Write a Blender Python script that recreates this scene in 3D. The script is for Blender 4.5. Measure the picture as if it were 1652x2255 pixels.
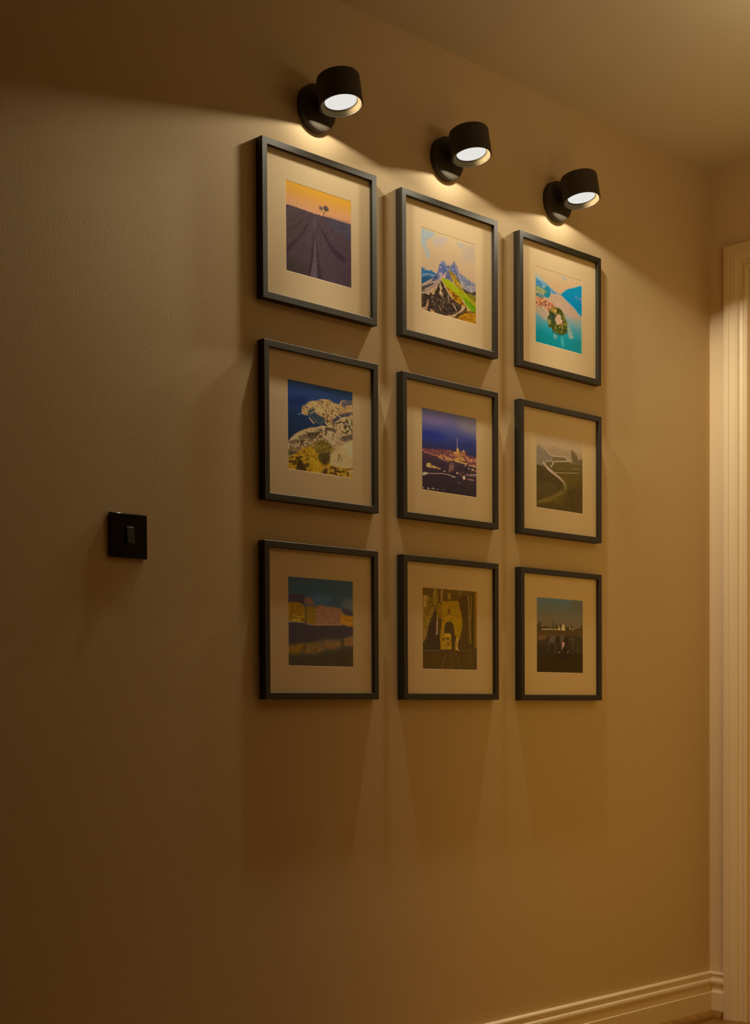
import bpy, bmesh, math, random
import numpy as np
from mathutils import Vector, Matrix

# ------------------------------------------------------------------ start clean
for o in list(bpy.data.objects):
    bpy.data.objects.remove(o, do_unlink=True)
scene = bpy.context.scene
COL = scene.collection
FLOOR_TO_EYE = 0.9024

# ------------------------------------------------------------------ camera
F_PX, YAW, DIST, CY = 3166.93, 0.773151, 2.32761, 1639.60
PITCH, ROLL = -0.0240977, -0.0054446
fwd = Vector((math.sin(YAW), math.cos(YAW), 0)); rgt = Vector((math.cos(YAW), -math.sin(YAW), 0)); up = Vector((0, 0, 1))
F = fwd * math.cos(PITCH) + up * math.sin(PITCH)
U = -fwd * math.sin(PITCH) + up * math.cos(PITCH)
R2 = rgt * math.cos(ROLL) + U * math.sin(ROLL)
U2 = -rgt * math.sin(ROLL) + U * math.cos(ROLL)
cam_data = bpy.data.cameras.new('camera')
cam = bpy.data.objects.new('camera', cam_data); COL.objects.link(cam)
m = Matrix.Identity(4)
for i in range(3):
    m[i][0], m[i][1], m[i][2] = R2[i], U2[i], -F[i]
m.translation = Vector((0, -DIST, FLOOR_TO_EYE))
cam.matrix_world = m
cam_data.sensor_fit = 'AUTO'; cam_data.sensor_width = 36.0
cam_data.lens = F_PX * 36.0 / 2255.0
cam_data.shift_y = (CY - 1127.5) / 2255.0
cam_data.clip_start = 0.02; cam_data.clip_end = 50
scene.camera = cam

# ------------------------------------------------------------------ world, room light, exposure
scene.view_settings.view_transform = 'Standard'
scene.view_settings.look = 'None'
scene.view_settings.gamma = 1.0
scene.view_settings.use_curve_mapping = False
scene.view_settings.exposure = 0.0
scene.cycles.use_denoising = True
scene.cycles.max_bounces = 10
scene.cycles.diffuse_bounces = 6
scene.cycles.sample_clamp_indirect = 4.0

world = bpy.data.worlds.new('night'); scene.world = world
world.use_nodes = True
world.node_tree.nodes['Background'].inputs['Color'].default_value = (0, 0, 0, 1)
world.node_tree.nodes['Background'].inputs['Strength'].default_value = 0.0

SPOT_POWER = 3.05          # each wall spotlight
SPOT_COLOR = (1.0, 0.88, 0.65)
def area_light(name, loc, direction, size, power, color, shape='DISK', parent=None):
    d = bpy.data.lights.new(name, 'AREA'); d.shape = shape; d.size = size
    d.energy = power; d.color = color
    o = bpy.data.objects.new(name, d); COL.objects.link(o)
    o.rotation_euler = Vector(direction).to_track_quat('-Z', 'Y').to_euler()
    o.location = loc
    if parent: o.parent = parent
    return o
# unseen warm fill lights, added because the spotlights alone are too dim
area_light('fill_uplight', (2.78, -1.3, 2.08), (0, 0, 1), 0.7, 5.4, (1.0, 0.82, 0.50))
lp = area_light('fill_warm_panel', (2.65, -1.25, 0.95), (0.88, 0.47, 0.0), 0.6, 4.2, (1.0, 0.55, 0.07), 'RECTANGLE'); lp.data.size_y = 1.6

# ------------------------------------------------------------------ helpers
def tag(o, label=None, cat=None, group=None, kind=None):
    if label: o['label'] = label
    if cat: o['category'] = cat
    if group: o['group'] = group
    if kind: o['kind'] = kind
    return o
def empty(name, loc, rot=(0, 0, 0)):
    o = bpy.data.objects.new(name, None); COL.objects.link(o)
    o.empty_display_size = 0.05; o.location = loc; o.rotation_euler = rot
    return o
def mesh_obj(name, verts, faces, mat, parent=None, smooth=False, loc=(0, 0, 0)):
    me = bpy.data.meshes.new(name); me.from_pydata([tuple(v) for v in verts], [], faces); me.update()
    bm = bmesh.new(); bm.from_mesh(me); bmesh.ops.recalc_face_normals(bm, faces=bm.faces); bm.to_mesh(me); bm.free()
    me.materials.append(mat)
    o = bpy.data.objects.new(name, me); COL.objects.link(o); o.location = loc
    if parent: o.parent = parent
    if smooth:
        for p in me.polygons: p.use_smooth = True
        try: me.set_sharp_from_angle(angle=math.radians(35))
        except Exception: pass
    return o
def box(x0, x1, y0, y1, z0, z1):
    v = [(x, y, z) for x in (x0, x1) for y in (y0, y1) for z in (z0, z1)]
    f = [(0, 1, 3, 2), (4, 6, 7, 5), (0, 4, 5, 1), (2, 3, 7, 6), (0, 2, 6, 4), (1, 5, 7, 3)]
    return v, f
def boxes(lst):
    V, Fc = [], []
    for b in lst:
        v, f = box(*b); n = len(V); V += v; Fc += [tuple(i + n for i in q) for q in f]
    return V, Fc
def bevel_box(name, dims, mat, parent, bev=0.001, seg=2, loc=(0, 0, 0)):
    v, f = box(*dims)
    o = mesh_obj(name, v, f, mat, parent, loc=loc)
    bm = bmesh.new(); bm.from_mesh(o.data)
    bmesh.ops.bevel(bm, geom=list(bm.edges), offset=bev, segments=seg, affect='EDGES', profile=0.5)
    bm.to_mesh(o.data); bm.free()
    for p in o.data.polygons: p.use_smooth = p.area < 0.12 * max(q.area for q in o.data.polygons)
    return o
def lathe(prof, n=64):
    """prof: list of (radius, z) -> surface of revolution about z (a zero radius closes it)."""
    V, Fc, rings = [], [], []
    for r, z in prof:
        if r < 1e-6: rings.append([len(V)]); V.append((0, 0, z))
        else:
            rings.append(list(range(len(V), len(V) + n)))
            V += [(r * math.cos(2 * math.pi * k / n), r * math.sin(2 * math.pi * k / n), z) for k in range(n)]
    for a, b in zip(rings, rings[1:]):
        for k in range(n):
            k2 = (k + 1) % n
            if len(a) == 1 and len(b) == 1: continue
            if len(a) == 1: Fc.append((a[0], b[k], b[k2]))
            elif len(b) == 1: Fc.append((a[k], b[0], a[k2]))
            else: Fc.append((a[k], b[k], b[k2], a[k2]))
    return V, Fc

# ------------------------------------------------------------------ materials
def mat_base(name, color, rough=0.6, spec=0.5, metal=0.0):
    mt = bpy.data.materials.new(name); mt.use_nodes = True
    b = mt.node_tree.nodes['Principled BSDF']
    b.inputs['Base Color'].default_value = (*color, 1)
    b.inputs['Roughness'].default_value = rough
    b.inputs['Specular IOR Level'].default_value = spec
    b.inputs['Metallic'].default_value = metal
    return mt, mt.node_tree, b
def noisy(mt, nt, b, color, scale, amt, bump_scale=None, bump=0.0, bump_dist=0.001, detail=4):
    tc = nt.nodes.new('ShaderNodeTexCoord')
    n = nt.nodes.new('ShaderNodeTexNoise'); n.inputs['Scale'].default_value = scale; n.inputs['Detail'].default_value = detail
    nt.links.new(tc.outputs['Object'], n.inputs['Vector'])
    r = nt.nodes.new('ShaderNodeValToRGB')
    r.color_ramp.elements[0].position = 0.3; r.color_ramp.elements[1].position = 0.7
    r.color_ramp.elements[0].color = (*[c * (1 - amt) for c in color], 1)
    r.color_ramp.elements[1].color = (*[min(1, c * (1 + amt)) for c in color], 1)
    nt.links.new(n.outputs['Fac'], r.inputs['Fac']); nt.links.new(r.outputs['Color'], b.inputs['Base Color'])
    if bump:
        n2 = nt.nodes.new('ShaderNodeTexNoise'); n2.inputs['Scale'].default_value = bump_scale; n2.inputs['Detail'].default_value = 3
        nt.links.new(tc.outputs['Object'], n2.inputs['Vector'])
        bp = nt.nodes.new('ShaderNodeBump'); bp.inputs['Strength'].default_value = bump; bp.inputs['Distance'].default_value = bump_dist
        nt.links.new(n2.outputs['Fac'], bp.inputs['Height']); nt.links.new(bp.outputs['Normal'], b.inputs['Normal'])
WALL_C = (0.64, 0.49, 0.295)
mt, nt, b = mat_base('wall_paint', WALL_C, 0.75, 0.25); noisy(mt, nt, b, WALL_C, 2.0, 0.012, 230.0, 0.30, 0.0010); M_WALL = mt
mt, nt, b = mat_base('end_wall_paint', (0.72, 0.57, 0.38), 0.75, 0.25); noisy(mt, nt, b, (0.72, 0.57, 0.38), 2.0, 0.012, 240.0, 0.18, 0.0010); M_END = mt
mt, nt, b = mat_base('ceiling_paint', (0.66, 0.60, 0.46), 0.9, 0.2); noisy(mt, nt, b, (0.66, 0.60, 0.46), 3.0, 0.01); M_CEIL = mt
mt, nt, b = mat_base('white_gloss_paint', (0.80, 0.66, 0.46), 0.35, 0.4); noisy(mt, nt, b, (0.80, 0.66, 0.46), 6.0, 0.01, 60.0, 0.06, 0.0008); M_TRIM = mt
mt, nt, b = mat_base('oak_beading', (0.30, 0.15, 0.03), 0.5, 0.4); noisy(mt, nt, b, (0.30, 0.15, 0.03), 30.0, 0.2); M_BEAD = mt
def wood_floor():
    mt, nt, b = mat_base('oak_floor', (0.2, 0.1, 0.03), 0.4, 0.4)
    tc = nt.nodes.new('ShaderNodeTexCoord'); mp = nt.nodes.new('ShaderNodeMapping'); mp.inputs['Scale'].default_value = (1.2, 14, 1)
    nt.links.new(tc.outputs['Object'], mp.inputs['Vector'])
    n = nt.nodes.new('ShaderNodeTexNoise'); n.inputs['Scale'].default_value = 4; n.inputs['Detail'].default_value = 8
    nt.links.new(mp.outputs['Vector'], n.inputs['Vector'])
    r = nt.nodes.new('ShaderNodeValToRGB'); r.color_ramp.elements[0].position = .3; r.color_ramp.elements[1].position = .75
    r.color_ramp.elements[0].color = (0.20, 0.088, 0.016, 1); r.color_ramp.elements[1].color = (0.34, 0.17, 0.035, 1)
    nt.links.new(n.outputs['Fac'], r.inputs['Fac']); nt.links.new(r.outputs['Color'], b.inputs['Base Color'])
    return mt
M_FLOOR = wood_floor()
mt, nt, b = mat_base('black_frame_lacquer', (0.016, 0.012, 0.006), 0.42, 0.5); noisy(mt, nt, b, (0.016, 0.012, 0.006), 90.0, 0.15, 260.0, 0.08, 0.0004); M_FRAME = mt; b.inputs['Roughness'].default_value = 0.5
mt, nt, b = mat_base('mat_board', (0.82, 0.66, 0.43), 0.95, 0.1); noisy(mt, nt, b, (0.82, 0.66, 0.43), 60.0, 0.008); M_MAT = mt
M_CORE = mat_base('mat_core', (0.82, 0.66, 0.43), 0.9, 0.1)[0]
M_BACK = mat_base('backing_board', (0.12, 0.08, 0.05), 0.9, 0.1)[0]
M_HEAD = mat_base('matt_black_metal', (0.06, 0.05, 0.036), 0.65, 0.25)[0]
M_BAFFLE = mat_base('black_baffle', (0.0095, 0.0072, 0.0040), 1.0, 0.0)[0]
M_SWITCH = mat_base('black_glass_plate', (0.003, 0.003, 0.003), 0.07, 0.5)[0]
M_ROCKER = mat_base('black_rocker', (0.012, 0.012, 0.010), 0.3, 0.5)[0]
M_METAL = mat_base('satin_chrome', (0.6, 0.58, 0.55), 0.3, 0.5, 1.0)[0]
def glass_mat():
    mt = bpy.data.materials.new('picture_glass'); mt.use_nodes = True; nt = mt.node_tree
    for n in list(nt.nodes): nt.nodes.remove(n)
    out = nt.nodes.new('ShaderNodeOutputMaterial'); mix = nt.nodes.new('ShaderNodeMixShader')
    lw = nt.nodes.new('ShaderNodeLayerWeight'); lw.inputs['Blend'].default_value = 0.5
    p5 = nt.nodes.new('ShaderNodeMath'); p5.operation = 'POWER'; p5.inputs[1].default_value = 5.0; nt.links.new(lw.outputs['Facing'], p5.inputs[0])
    fr = nt.nodes.new('ShaderNodeMath'); fr.operation = 'MULTIPLY_ADD'; fr.inputs[1].default_value = 0.4; fr.inputs[2].default_value = 0.010; nt.links.new(p5.outputs[0], fr.inputs[0])
    tr = nt.nodes.new('ShaderNodeBsdfTransparent'); gl = nt.nodes.new('ShaderNodeBsdfGlossy'); gl.inputs['Roughness'].default_value = 0.03
    nt.links.new(fr.outputs[0], mix.inputs['Fac']); nt.links.new(tr.outputs[0], mix.inputs[1]); nt.links.new(gl.outputs[0], mix.inputs[2])
    nt.links.new(mix.outputs[0], out.inputs['Surface'])
    return mt
M_GLASS = glass_mat()
def diffuser_mat():
    mt = bpy.data.materials.new('lit_diffuser'); mt.use_nodes = True; nt = mt.node_tree
    for n in list(nt.nodes): nt.nodes.remove(n)
    out = nt.nodes.new('ShaderNodeOutputMaterial'); e = nt.nodes.new('ShaderNodeEmission')
    e.inputs['Color'].default_value = (1, 0.97, 0.92, 1); e.inputs['Strength'].default_value = 0.8
    nt.links.new(e.outputs[0], out.inputs['Surface']); return mt
M_DIFF = diffuser_mat()
def print_mat():
    mt, nt, b = mat_base('photo_paper', (0.5, 0.5, 0.5), 0.8, 0.0)
    a = nt.nodes.new('ShaderNodeVertexColor'); a.layer_name = 'ink'
    nt.links.new(a.outputs['Color'], b.inputs['Base Color']); return mt
M_PRINT = print_mat()

# ------------------------------------------------------------------ room shell
XL, XR, YF, H = -3.2, 3.6405, -5.5, FLOOR_TO_EYE + 1.552
HEAD_Z = FLOOR_TO_EYE + 1.3193        # top of the door casing
CAS_Y, CAS_W = -0.0578, 0.074         # outer edge and width of the casing
OPEN_Y0, OPEN_Y1, OPEN_Z = CAS_Y - CAS_W + 0.004, CAS_Y - CAS_W - 0.76, HEAD_Z - CAS_W + 0.004
def struct(name, vf, mat):
    o = mesh_obj(name, vf[0], vf[1], mat); o['kind'] = 'structure'; return o
struct('floor', box(XL - .1, XR + .3, YF - .1, .1, -0.1, 0), M_FLOOR)
struct('ceiling', box(XL - .1, XR + .3, YF - .1, .1, H, H + .1), M_CEIL)
struct('wall_back', box(XL - .1, XR + .3, 0, .1, 0, H), M_WALL)
struct('wall_left', box(XL - .1, XL, YF, 0, 0, H), M_WALL)
struct('wall_front', box(XL - .1, XR + .3, YF - .1, YF, 0, H), M_WALL)
struct('wall_right', boxes([(XR, XR + .12, OPEN_Y0, 0, 0, H), (XR, XR + .12, OPEN_Y1, OPEN_Y0, OPEN_Z, H), (XR, XR + .12, YF, OPEN_Y1, 0, H)]), M_END)

# skirting: profile (depth from wall, height), returned into the corner
SK = [(0, 0), (.018, 0), (.018, .0725), (.0165, .0745), (.0125, .0755), (.0095, .079), (.0085, .086), (.0095, .092),
      (.0118, .0945), (.0150, .0975), (.0162, .1030), (.0150, .1085), (.0118, .1115), (.0080, .1125), (.0080, .1215),
      (.0095, .1228), (.0110, .1250), (.0100, .1285), (.0065, .1305), (.0035, .1312), (0, .1312)]
def skirt_back():
    V = [(XL, -d, h) for d, h in SK] + [(XR - d, -d, h) for d, h in SK]
    n = len(SK); return V, [(i, (i + 1) % n, n + (i + 1) % n, n + i) for i in range(n)] + [tuple(range(n)), tuple(range(n, 2 * n))]
def skirt_right(y1):
    V = [(XR - d, -d, h) for d, h in SK] + [(XR - d, y1, h) for d, h in SK]
    n = len(SK); return V, [(i, (i + 1) % n, n + (i + 1) % n, n + i) for i in range(n)] + [tuple(range(n)), tuple(range(n, 2 * n))]
o = struct('baseboard_back', skirt_back(), M_TRIM)
o = struct('baseboard_right', skirt_right(CAS_Y), M_TRIM)
# quarter-round beading on the floor in front of the skirting
QR = [(.018, 0)] + [(.018 + .019 * math.cos(a), .021 * math.sin(a)) for a in [math.pi / 2 * k / 6 for k in range(7)]]
def bead(pts):
    V = [(x(d), y(d), h) for (x, y) in pts for d, h in QR]; n = len(QR)
    return V, [(i, (i + 1) % n, n + (i + 1) % n, n + i) for i in range(n)] + [tuple(range(n)), tuple(range(n, 2 * n))]
struct('trim_1', bead([(lambda d: XL, lambda d: -d), (lambda d: XR - d, lambda d: -d)]), M_BEAD)
struct('trim_2', bead([(lambda d: XR - d, lambda d: -d), (lambda d: XR - d, lambda d: CAS_Y)]), M_BEAD)

# moulded door casing: profile (distance in from the outer edge, projection from the wall)
CP = [(0, 0), (0, .019), (.0015, .021), (.015, .0225), (.0175, .0222), (.0190, .0195), (.0215, .0195), (.0225, .0215), (.038, .0205),
      (.0445, .017), (.0480, .0115), (.0560, .0100), (.0600, .0125), (.0640, .0150), (.0700, .0150), (.0735, .0120), (.074, 0)]
def casing(yo, sgn, z_top):
    # upright, mitred at the top
    V = [(XR - t, yo + sgn * s, 0) for s, t in CP] + [(XR - t, yo + sgn * s, z_top - s) for s, t in CP]
    n = len(CP); return V, [(i, (i + 1) % n, n + (i + 1) % n, n + i) for i in range(n)] + [tuple(range(n)), tuple(range(n, 2 * n))]
def casing_head(y0, y1, z_top):
    V = [(XR - t, y0 - s, z_top - s) for s, t in CP] + [(XR - t, y1 + s, z_top - s) for s, t in CP]
    n = len(CP); return V, [(i, (i + 1) % n, n + (i + 1) % n, n + i) for i in range(n)] + [tuple(range(n)), tuple(range(n, 2 * n))]
Y2 = OPEN_Y1 - CAS_W + .004
struct('trim_3', casing(CAS_Y, -1, HEAD_Z), M_TRIM)
struct('trim_4', casing(Y2, 1, HEAD_Z), M_TRIM)
struct('trim_5', casing_head(CAS_Y, Y2, HEAD_Z), M_TRIM)
# door lining and leaf
d1 = empty('door_1', (XR + .05, (OPEN_Y0 + OPEN_Y1) / 2, 0)); d1['kind'] = 'structure'
cy = (OPEN_Y0 + OPEN_Y1) / 2; hw = (OPEN_Y0 - OPEN_Y1) / 2
def rel(vf): return [(x - XR - .05, y - cy, z) for x, y, z in vf[0]], vf[1]
v = rel(boxes([(XR + .0, XR + .12, OPEN_Y0 - .022, OPEN_Y0, 0, OPEN_Z), (XR + .0, XR + .12, OPEN_Y1, OPEN_Y1 + .022, 0, OPEN_Z),
           (XR + .0, XR + .12, OPEN_Y1 + .022, OPEN_Y0 - .022, OPEN_Z - .022, OPEN_Z)]))
mesh_obj('lining', v[0], v[1], M_TRIM, d1)
v = rel(box(XR + .03, XR + .07, OPEN_Y1 + .025, OPEN_Y0 - .025, .006, OPEN_Z - .025)); mesh_obj('leaf', v[0], v[1], M_TRIM, d1)
for zz in (.2, 1.15):
    for s in (-1, 1):
        c0 = cy + s * .17
        v = rel(boxes([(XR + .022, XR + .03, c0 - .12, c0 - .10, zz, zz + .8), (XR + .022, XR + .03, c0 + .10, c0 + .12, zz, zz + .8),
                   (XR + .022, XR + .03, c0 - .10, c0 + .10, zz, zz + .02), (XR + .022, XR + .03, c0 - .10, c0 + .10, zz + .78, zz + .8)]))
        mesh_obj('panel_moulding', v[0], v[1], M_TRIM, d1)
hv, hf = lathe([(0, 0), (.026, 0), (.026, .006), (.009, .008), (.009, .04), (0, .042)], 24)
mesh_obj('handle_rose', [(XR + .03 - z - XR - .05, OPEN_Y1 + .09 + x - cy, 1.0 + y) for x, y, z in hv], hf, M_METAL, d1)
v = rel(box(XR - .016, XR - .004, OPEN_Y1 + .08, OPEN_Y1 + .20, .992, 1.008)); mesh_obj('handle', v[0], v[1], M_METAL, d1)

# ------------------------------------------------------------------ prints: flat colour printed on paper
PRINTS = {
 'lavender': [
  ['grad',[(0,(226,140,36)),(0.09,(222,138,52)),(0.18,(212,138,76)),(0.26,(210,140,90)),(1,(78,58,60))]],
  ['p',(76,56,58),[[-21,268],[72,265],[119,266],[166,263],[197,269],[229,267],[268,271],[284,266],[300,271],[324,275],[340,267],[356,270],[368,279],[384,268],[404,268],[420,285],[436,270],[456,269],[476,280],[488,269],[508,267],[520,278],[557,267],[577,271],[606,267],[696,267],[811,268],[1016,269],[1056,1042],[-5,1077]],0.6,0.1,3],
  ['p',(70,62,68),[[565,280],[1012,267],[1010,474],[727,374]],35.4,0.08,3],
  ['p',(60,42,44),[[327,394],[267,467],[187,579],[14,723],[13,805],[123,699],[242,561],[314,456],[355,364]],10.6,0.08,3],
  ['p',(58,42,50),[[475,372],[531,443],[611,550],[692,646],[791,709],[899,734],[899,668],[750,609],[644,525],[563,435],[499,378]],10.6,0.08,3],
  ['p',(62,44,48),[[244,361],[164,450],[15,548],[15,571],[148,488],[259,392]],11.8,0.06,3],
  ['p',(58,42,44),[[412,458],[392,640],[342,887],[325,1015],[373,1014],[407,791],[427,490]],8.3,0.06,3],
  ['p',(60,44,46),[[444,480],[448,657],[471,860],[470,1009],[551,1005],[503,824],[465,594]],9.4,0.06,3],
  ['p',(92,72,70),[[427,573],[443,569],[454,805],[470,1015],[353,1006],[390,877],[414,754]],4.7,0.1,3],
  ['p',(90,70,78),[[419,302],[435,298],[442,451],[412,458]],5.9,0.05,3],
  ['p',(66,52,48),[[5,842],[302,896],[317,1029],[3,1034]],35.4,0.08,3],
  ['l',(70,58,50),[[570,272],[575,242],[586,221],[606,199]],6.5,0.6],
  ['l',(80,62,50),[[572,237],[553,217],[537,203]],5.3,0.6],
  ['l',(96,74,60),[[489,194],[517,202],[549,188]],4.7,1.2],
  ['e',(112,84,66),[527,188,28,21],3.5],
  ['e',(66,60,56),[602,174,36,29],2.9],
  ['e',(78,70,58),[631,178,19,21],2.9],
  ['e',(70,58,50),[543,190,12,14],1.8],
  ['e',(112,94,76),[592,171,11,8],1.8],
  ['e',(110,88,70),[616,162,9,7],1.8],
  ['l',(150,104,70),[[495,171],[513,161],[533,168]],4.1,1.2],
  ['l',(70,58,50),[[566,178],[590,155],[623,147]],5.3,1.2],
  ['l',(84,64,52),[[610,210],[635,186],[646,171]],7.1,1.8],
 ],
 'mountain': [
  ['grad',[(0,(210,172,116)),(0.3,(203,163,115)),(1,(198,156,105))]],
  ['p',(168,168,150),[[-2,15],[228,15],[268,33],[195,76],[108,134],[84,188],[123,255],[146,288],[142,338],[102,352],[75,287],[28,232],[-3,218]],12.1,0.04,6],
  ['p',(192,165,138),[[195,87],[429,24],[494,53],[379,144],[219,180]],22.0,0,3],
  ['p',(184,166,134),[[625,41],[791,29],[782,84],[699,113]],13.8,0,3],
  ['p',(190,160,125),[[782,62],[993,15],[991,223],[739,254]],33.0,0,3],
  ['e',(150,170,165),[122,320,19,23],5.5],
  ['p',(58,108,140),[[-5,480],[34,482],[82,497],[137,496],[177,488],[217,501],[272,512],[272,550],[192,583],[73,656],[-6,699]],3.3,0.15,4],
  ['l',(150,158,160),[[11,487],[42,494],[66,512],[105,498],[145,497]],9.9,2.2],
  ['l',(160,152,145),[[18,578],[50,563],[89,559],[129,540],[168,548],[216,540]],12.1,3.3],
  ['p',(45,80,108),[[-6,618],[192,561],[168,593],[57,654],[-6,688]],5.5,0.1,4],
  ['p',(108,108,130),[[176,635],[204,575],[240,524],[272,512],[305,456],[320,398],[336,353],[354,339],[372,354],[395,318],[415,328],[440,351],[462,382],[484,358],[497,366],[508,353],[523,380],[539,346],[551,325],[565,344],[580,304],[595,284],[608,300],[625,328],[640,325],[660,362],[685,399],[703,478],[717,542],[622,528],[556,558],[491,538],[409,544],[328,571],[248,620]],1.7,0.16,4],
  ['p',(84,92,124),[[346,393],[410,368],[451,409],[442,449],[377,484],[321,480]],9.9,0.15,4],
  ['l',(152,145,150),[[378,347],[410,373],[443,405],[463,423]],9.9,3.3],
  ['l',(160,140,130),[[603,305],[631,355],[656,405],[684,471]],18.7,6.6],
  ['l',(180,150,120),[[508,380],[528,379]],6.6,2.2],
  ['e',(180,162,152),[352,417,17,10],2.8],
  ['e',(182,150,140),[349,504,32,27],6.6],
  ['e',(170,160,165),[346,360,12,13],2.8],
  ['p',(98,92,112),[[450,453],[508,413],[520,466],[564,545],[491,544],[442,532]],3.3,0.1,4],
  ['p',(196,148,112),[[312,563],[401,501],[442,457],[450,467],[426,535],[377,561],[328,577]],2.8,0.12,4],
  ['p',(158,142,132),[[672,401],[738,432],[805,441],[872,466],[939,480],[1015,493],[1015,583],[905,627],[821,605],[771,604],[721,552],[684,482]],2.8,0.14,4],
  ['m',(104,112,132),[[680,422],[805,441],[872,466],[1015,487],[1015,516],[888,524],[821,554],[721,502]],3.3,0.5,4],
  ['p',(176,140,112),[[-6,704],[88,680],[80,654],[192,583],[208,617],[312,580],[377,545],[361,581],[296,638],[247,751],[151,770],[72,791],[-7,801]],2.8,0.15,4],
  ['p',(82,76,62),[[-7,723],[88,688],[160,654],[240,627],[191,670],[88,723],[24,774],[-7,785]],3.3,0.15,4],
  ['p',(74,80,92),[[184,631],[216,567],[272,523],[304,543],[248,593]],4.4,0.12,4],
  ['l',(120,96,72),[[9,782],[120,733],[231,673],[296,632]],7.7,3.3],
  ['p',(196,148,92),[[151,749],[280,658],[263,715],[223,772],[191,773]],2.8,0.1,4],
  ['p',(178,118,22),[[401,600],[441,636],[506,700],[571,765],[637,791],[728,812],[769,815],[819,845],[903,868],[1022,868],[1021,1037],[586,1019],[719,925],[819,834],[704,706],[490,621]],2.2,0.15,4],
  ['m',(120,70,20),[[441,636],[704,706],[820,817],[903,868],[769,860],[637,791],[539,727]],3.3,0.58,5],
  ['p',(176,132,36),[[487,407],[508,405],[540,429],[598,444],[647,484],[680,527],[737,593],[804,642],[904,666],[1023,694],[1022,773],[862,697],[737,638],[613,579],[564,540],[524,476]],2.2,0.12,4],
  ['l',(88,68,50),[[524,432],[573,466],[614,496],[672,518],[713,554]],9.9,2.8],
  ['l',(96,80,40),[[572,549],[655,593],[754,624]],7.7,4.4],
  ['p',(70,64,50),[[737,588],[812,606],[905,622],[1006,585],[1006,647],[904,644],[804,647]],4.4,0.25,3],
  ['p',(128,112,26),[[804,642],[905,638],[1023,660],[1022,733],[904,694]],3.3,0.12,4],
  ['p',(158,158,18),[[357,563],[393,540],[442,543],[507,540],[572,571],[654,604],[737,632],[812,657],[887,692],[938,738],[1022,767],[1022,868],[903,846],[828,810],[778,747],[703,722],[613,679],[523,653],[425,617]],2.2,0.05,5],
  ['p',(112,150,14),[[753,710],[837,724],[921,764],[1022,812],[1022,857],[895,836],[820,789]],5.5,0.06,5],
  ['l',(70,88,20),[[879,750],[929,779],[980,798]],8.8,2.8],
  ['p',(74,55,40),[[361,576],[393,607],[441,658],[506,722],[571,776],[637,791],[703,806],[736,833],[702,895],[636,941],[570,964],[594,1026],[455,1018],[293,1021],[126,1014],[-9,1012],[-7,807],[72,791],[143,799],[163,752],[199,783],[231,771],[271,703],[304,631]],1.7,0.28,5],
  ['m',(44,32,22),[[16,818],[167,778],[360,597],[490,726],[703,828],[570,953],[407,983],[134,991]],3.3,0.6,3],
  ['m',(112,84,60),[[167,811],[376,726],[505,855],[537,926],[326,966],[166,920]],5.5,0.62,5],
  ['p',(198,156,106),[[340,596],[364,646],[376,679],[352,692],[392,756],[359,757],[319,737],[336,690],[320,644]],2.8,0.2,4],
  ['l',(180,140,100),[[413,636],[449,667],[481,716],[510,744]],8.8,2.8],
  ['l',(184,142,100),[[481,749],[493,780],[501,800]],12.1,2.8],
  ['p',(178,134,104),[[550,807],[571,815],[612,851],[644,900],[636,910],[587,861]],2.8,0.1,4],
  ['l',(150,112,76),[[335,761],[375,775],[416,800]],8.8,2.8],
  ['p',(168,126,84),[[-8,977],[71,954],[107,866],[131,839],[118,945],[94,1004],[-9,1007]],2.8,0.25,4],
  ['p',(188,138,86),[[142,962],[213,970],[301,1020],[197,1023]],3.3,0.1,4],
  ['p',(78,58,28),[[553,1022],[652,932],[736,888],[803,831],[828,849],[811,891],[702,945],[619,1005]],3.3,0.3,4],
  ['l',(196,156,100),[[472,991],[537,976],[619,946],[694,896],[736,861],[761,811]],13.2,3.3],
  ['m',(170,134,80),[[455,991],[603,963],[586,1022],[455,1018]],2.2,0.5,4],
  ['l',(92,62,18),[[694,986],[760,962],[827,938]],7.7,1.7],
  ['l',(100,68,16),[[702,1006],[819,976],[920,954]],6.6,2.2],
  ['l',(96,66,20),[[811,891],[895,859],[979,859]],14.3,5.5],
 ],
 'lake': [
  ['grad',[(0,(208,166,108)),(0.2,(206,158,104)),(0.45,(198,154,114)),(1,(190,150,115))]],
  ['p',(170,168,138),[[-21,85],[38,100],[123,125],[182,167],[156,220],[-21,160]],16.5,0,3],
  ['p',(112,150,160),[[-21,141],[72,168],[156,172],[242,187],[311,222],[380,251],[466,277],[536,272],[536,281],[379,297],[310,287],[242,230],[114,234],[-21,171]],7.7,0.04,4],
  ['p',(86,134,160),[[311,243],[380,257],[466,277],[536,272],[536,280],[379,295],[328,283]],4.4,0.04,4],
  ['p',(176,160,130),[[502,20],[661,15],[660,70],[607,64]],16.5,0,3],
  ['gp',[(0.4,(196,152,112)),(0.52,(178,152,120)),(0.6,(140,155,135)),(0.68,(96,150,142)),(0.77,(52,142,140)),(0.86,(8,132,132)),(1,(0,126,122))],[[-23,539],[155,521],[266,511],[310,341],[432,295],[536,283],[642,319],[766,361],[864,414],[999,482],[1006,1035],[-25,1047]],3.3],
  ['p',(196,152,112),[[181,403],[327,321],[432,296],[536,285],[677,334],[819,384],[882,438],[945,520],[855,531],[730,522],[588,499],[501,450],[379,414]],22.0,0.03,5],
  ['p',(186,150,114),[[-15,543],[121,538],[258,588],[257,674],[180,678],[70,618],[-15,607]],22.0,0.03,5],
  ['p',(0,132,194),[[532,276],[580,241],[642,196],[704,165],[838,122],[910,94],[955,76],[1009,68],[1008,486],[927,463],[864,425],[775,376],[668,331],[607,304]],2.8,0.06,6],
  ['p',(0,124,160),[[624,312],[730,308],[1009,315],[1008,475],[927,457],[864,419],[766,372]],11.0,0.08,5],
  ['l',(110,150,165),[[642,325],[757,368],[855,410],[927,463],[981,480]],12.1,5.5],
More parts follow.
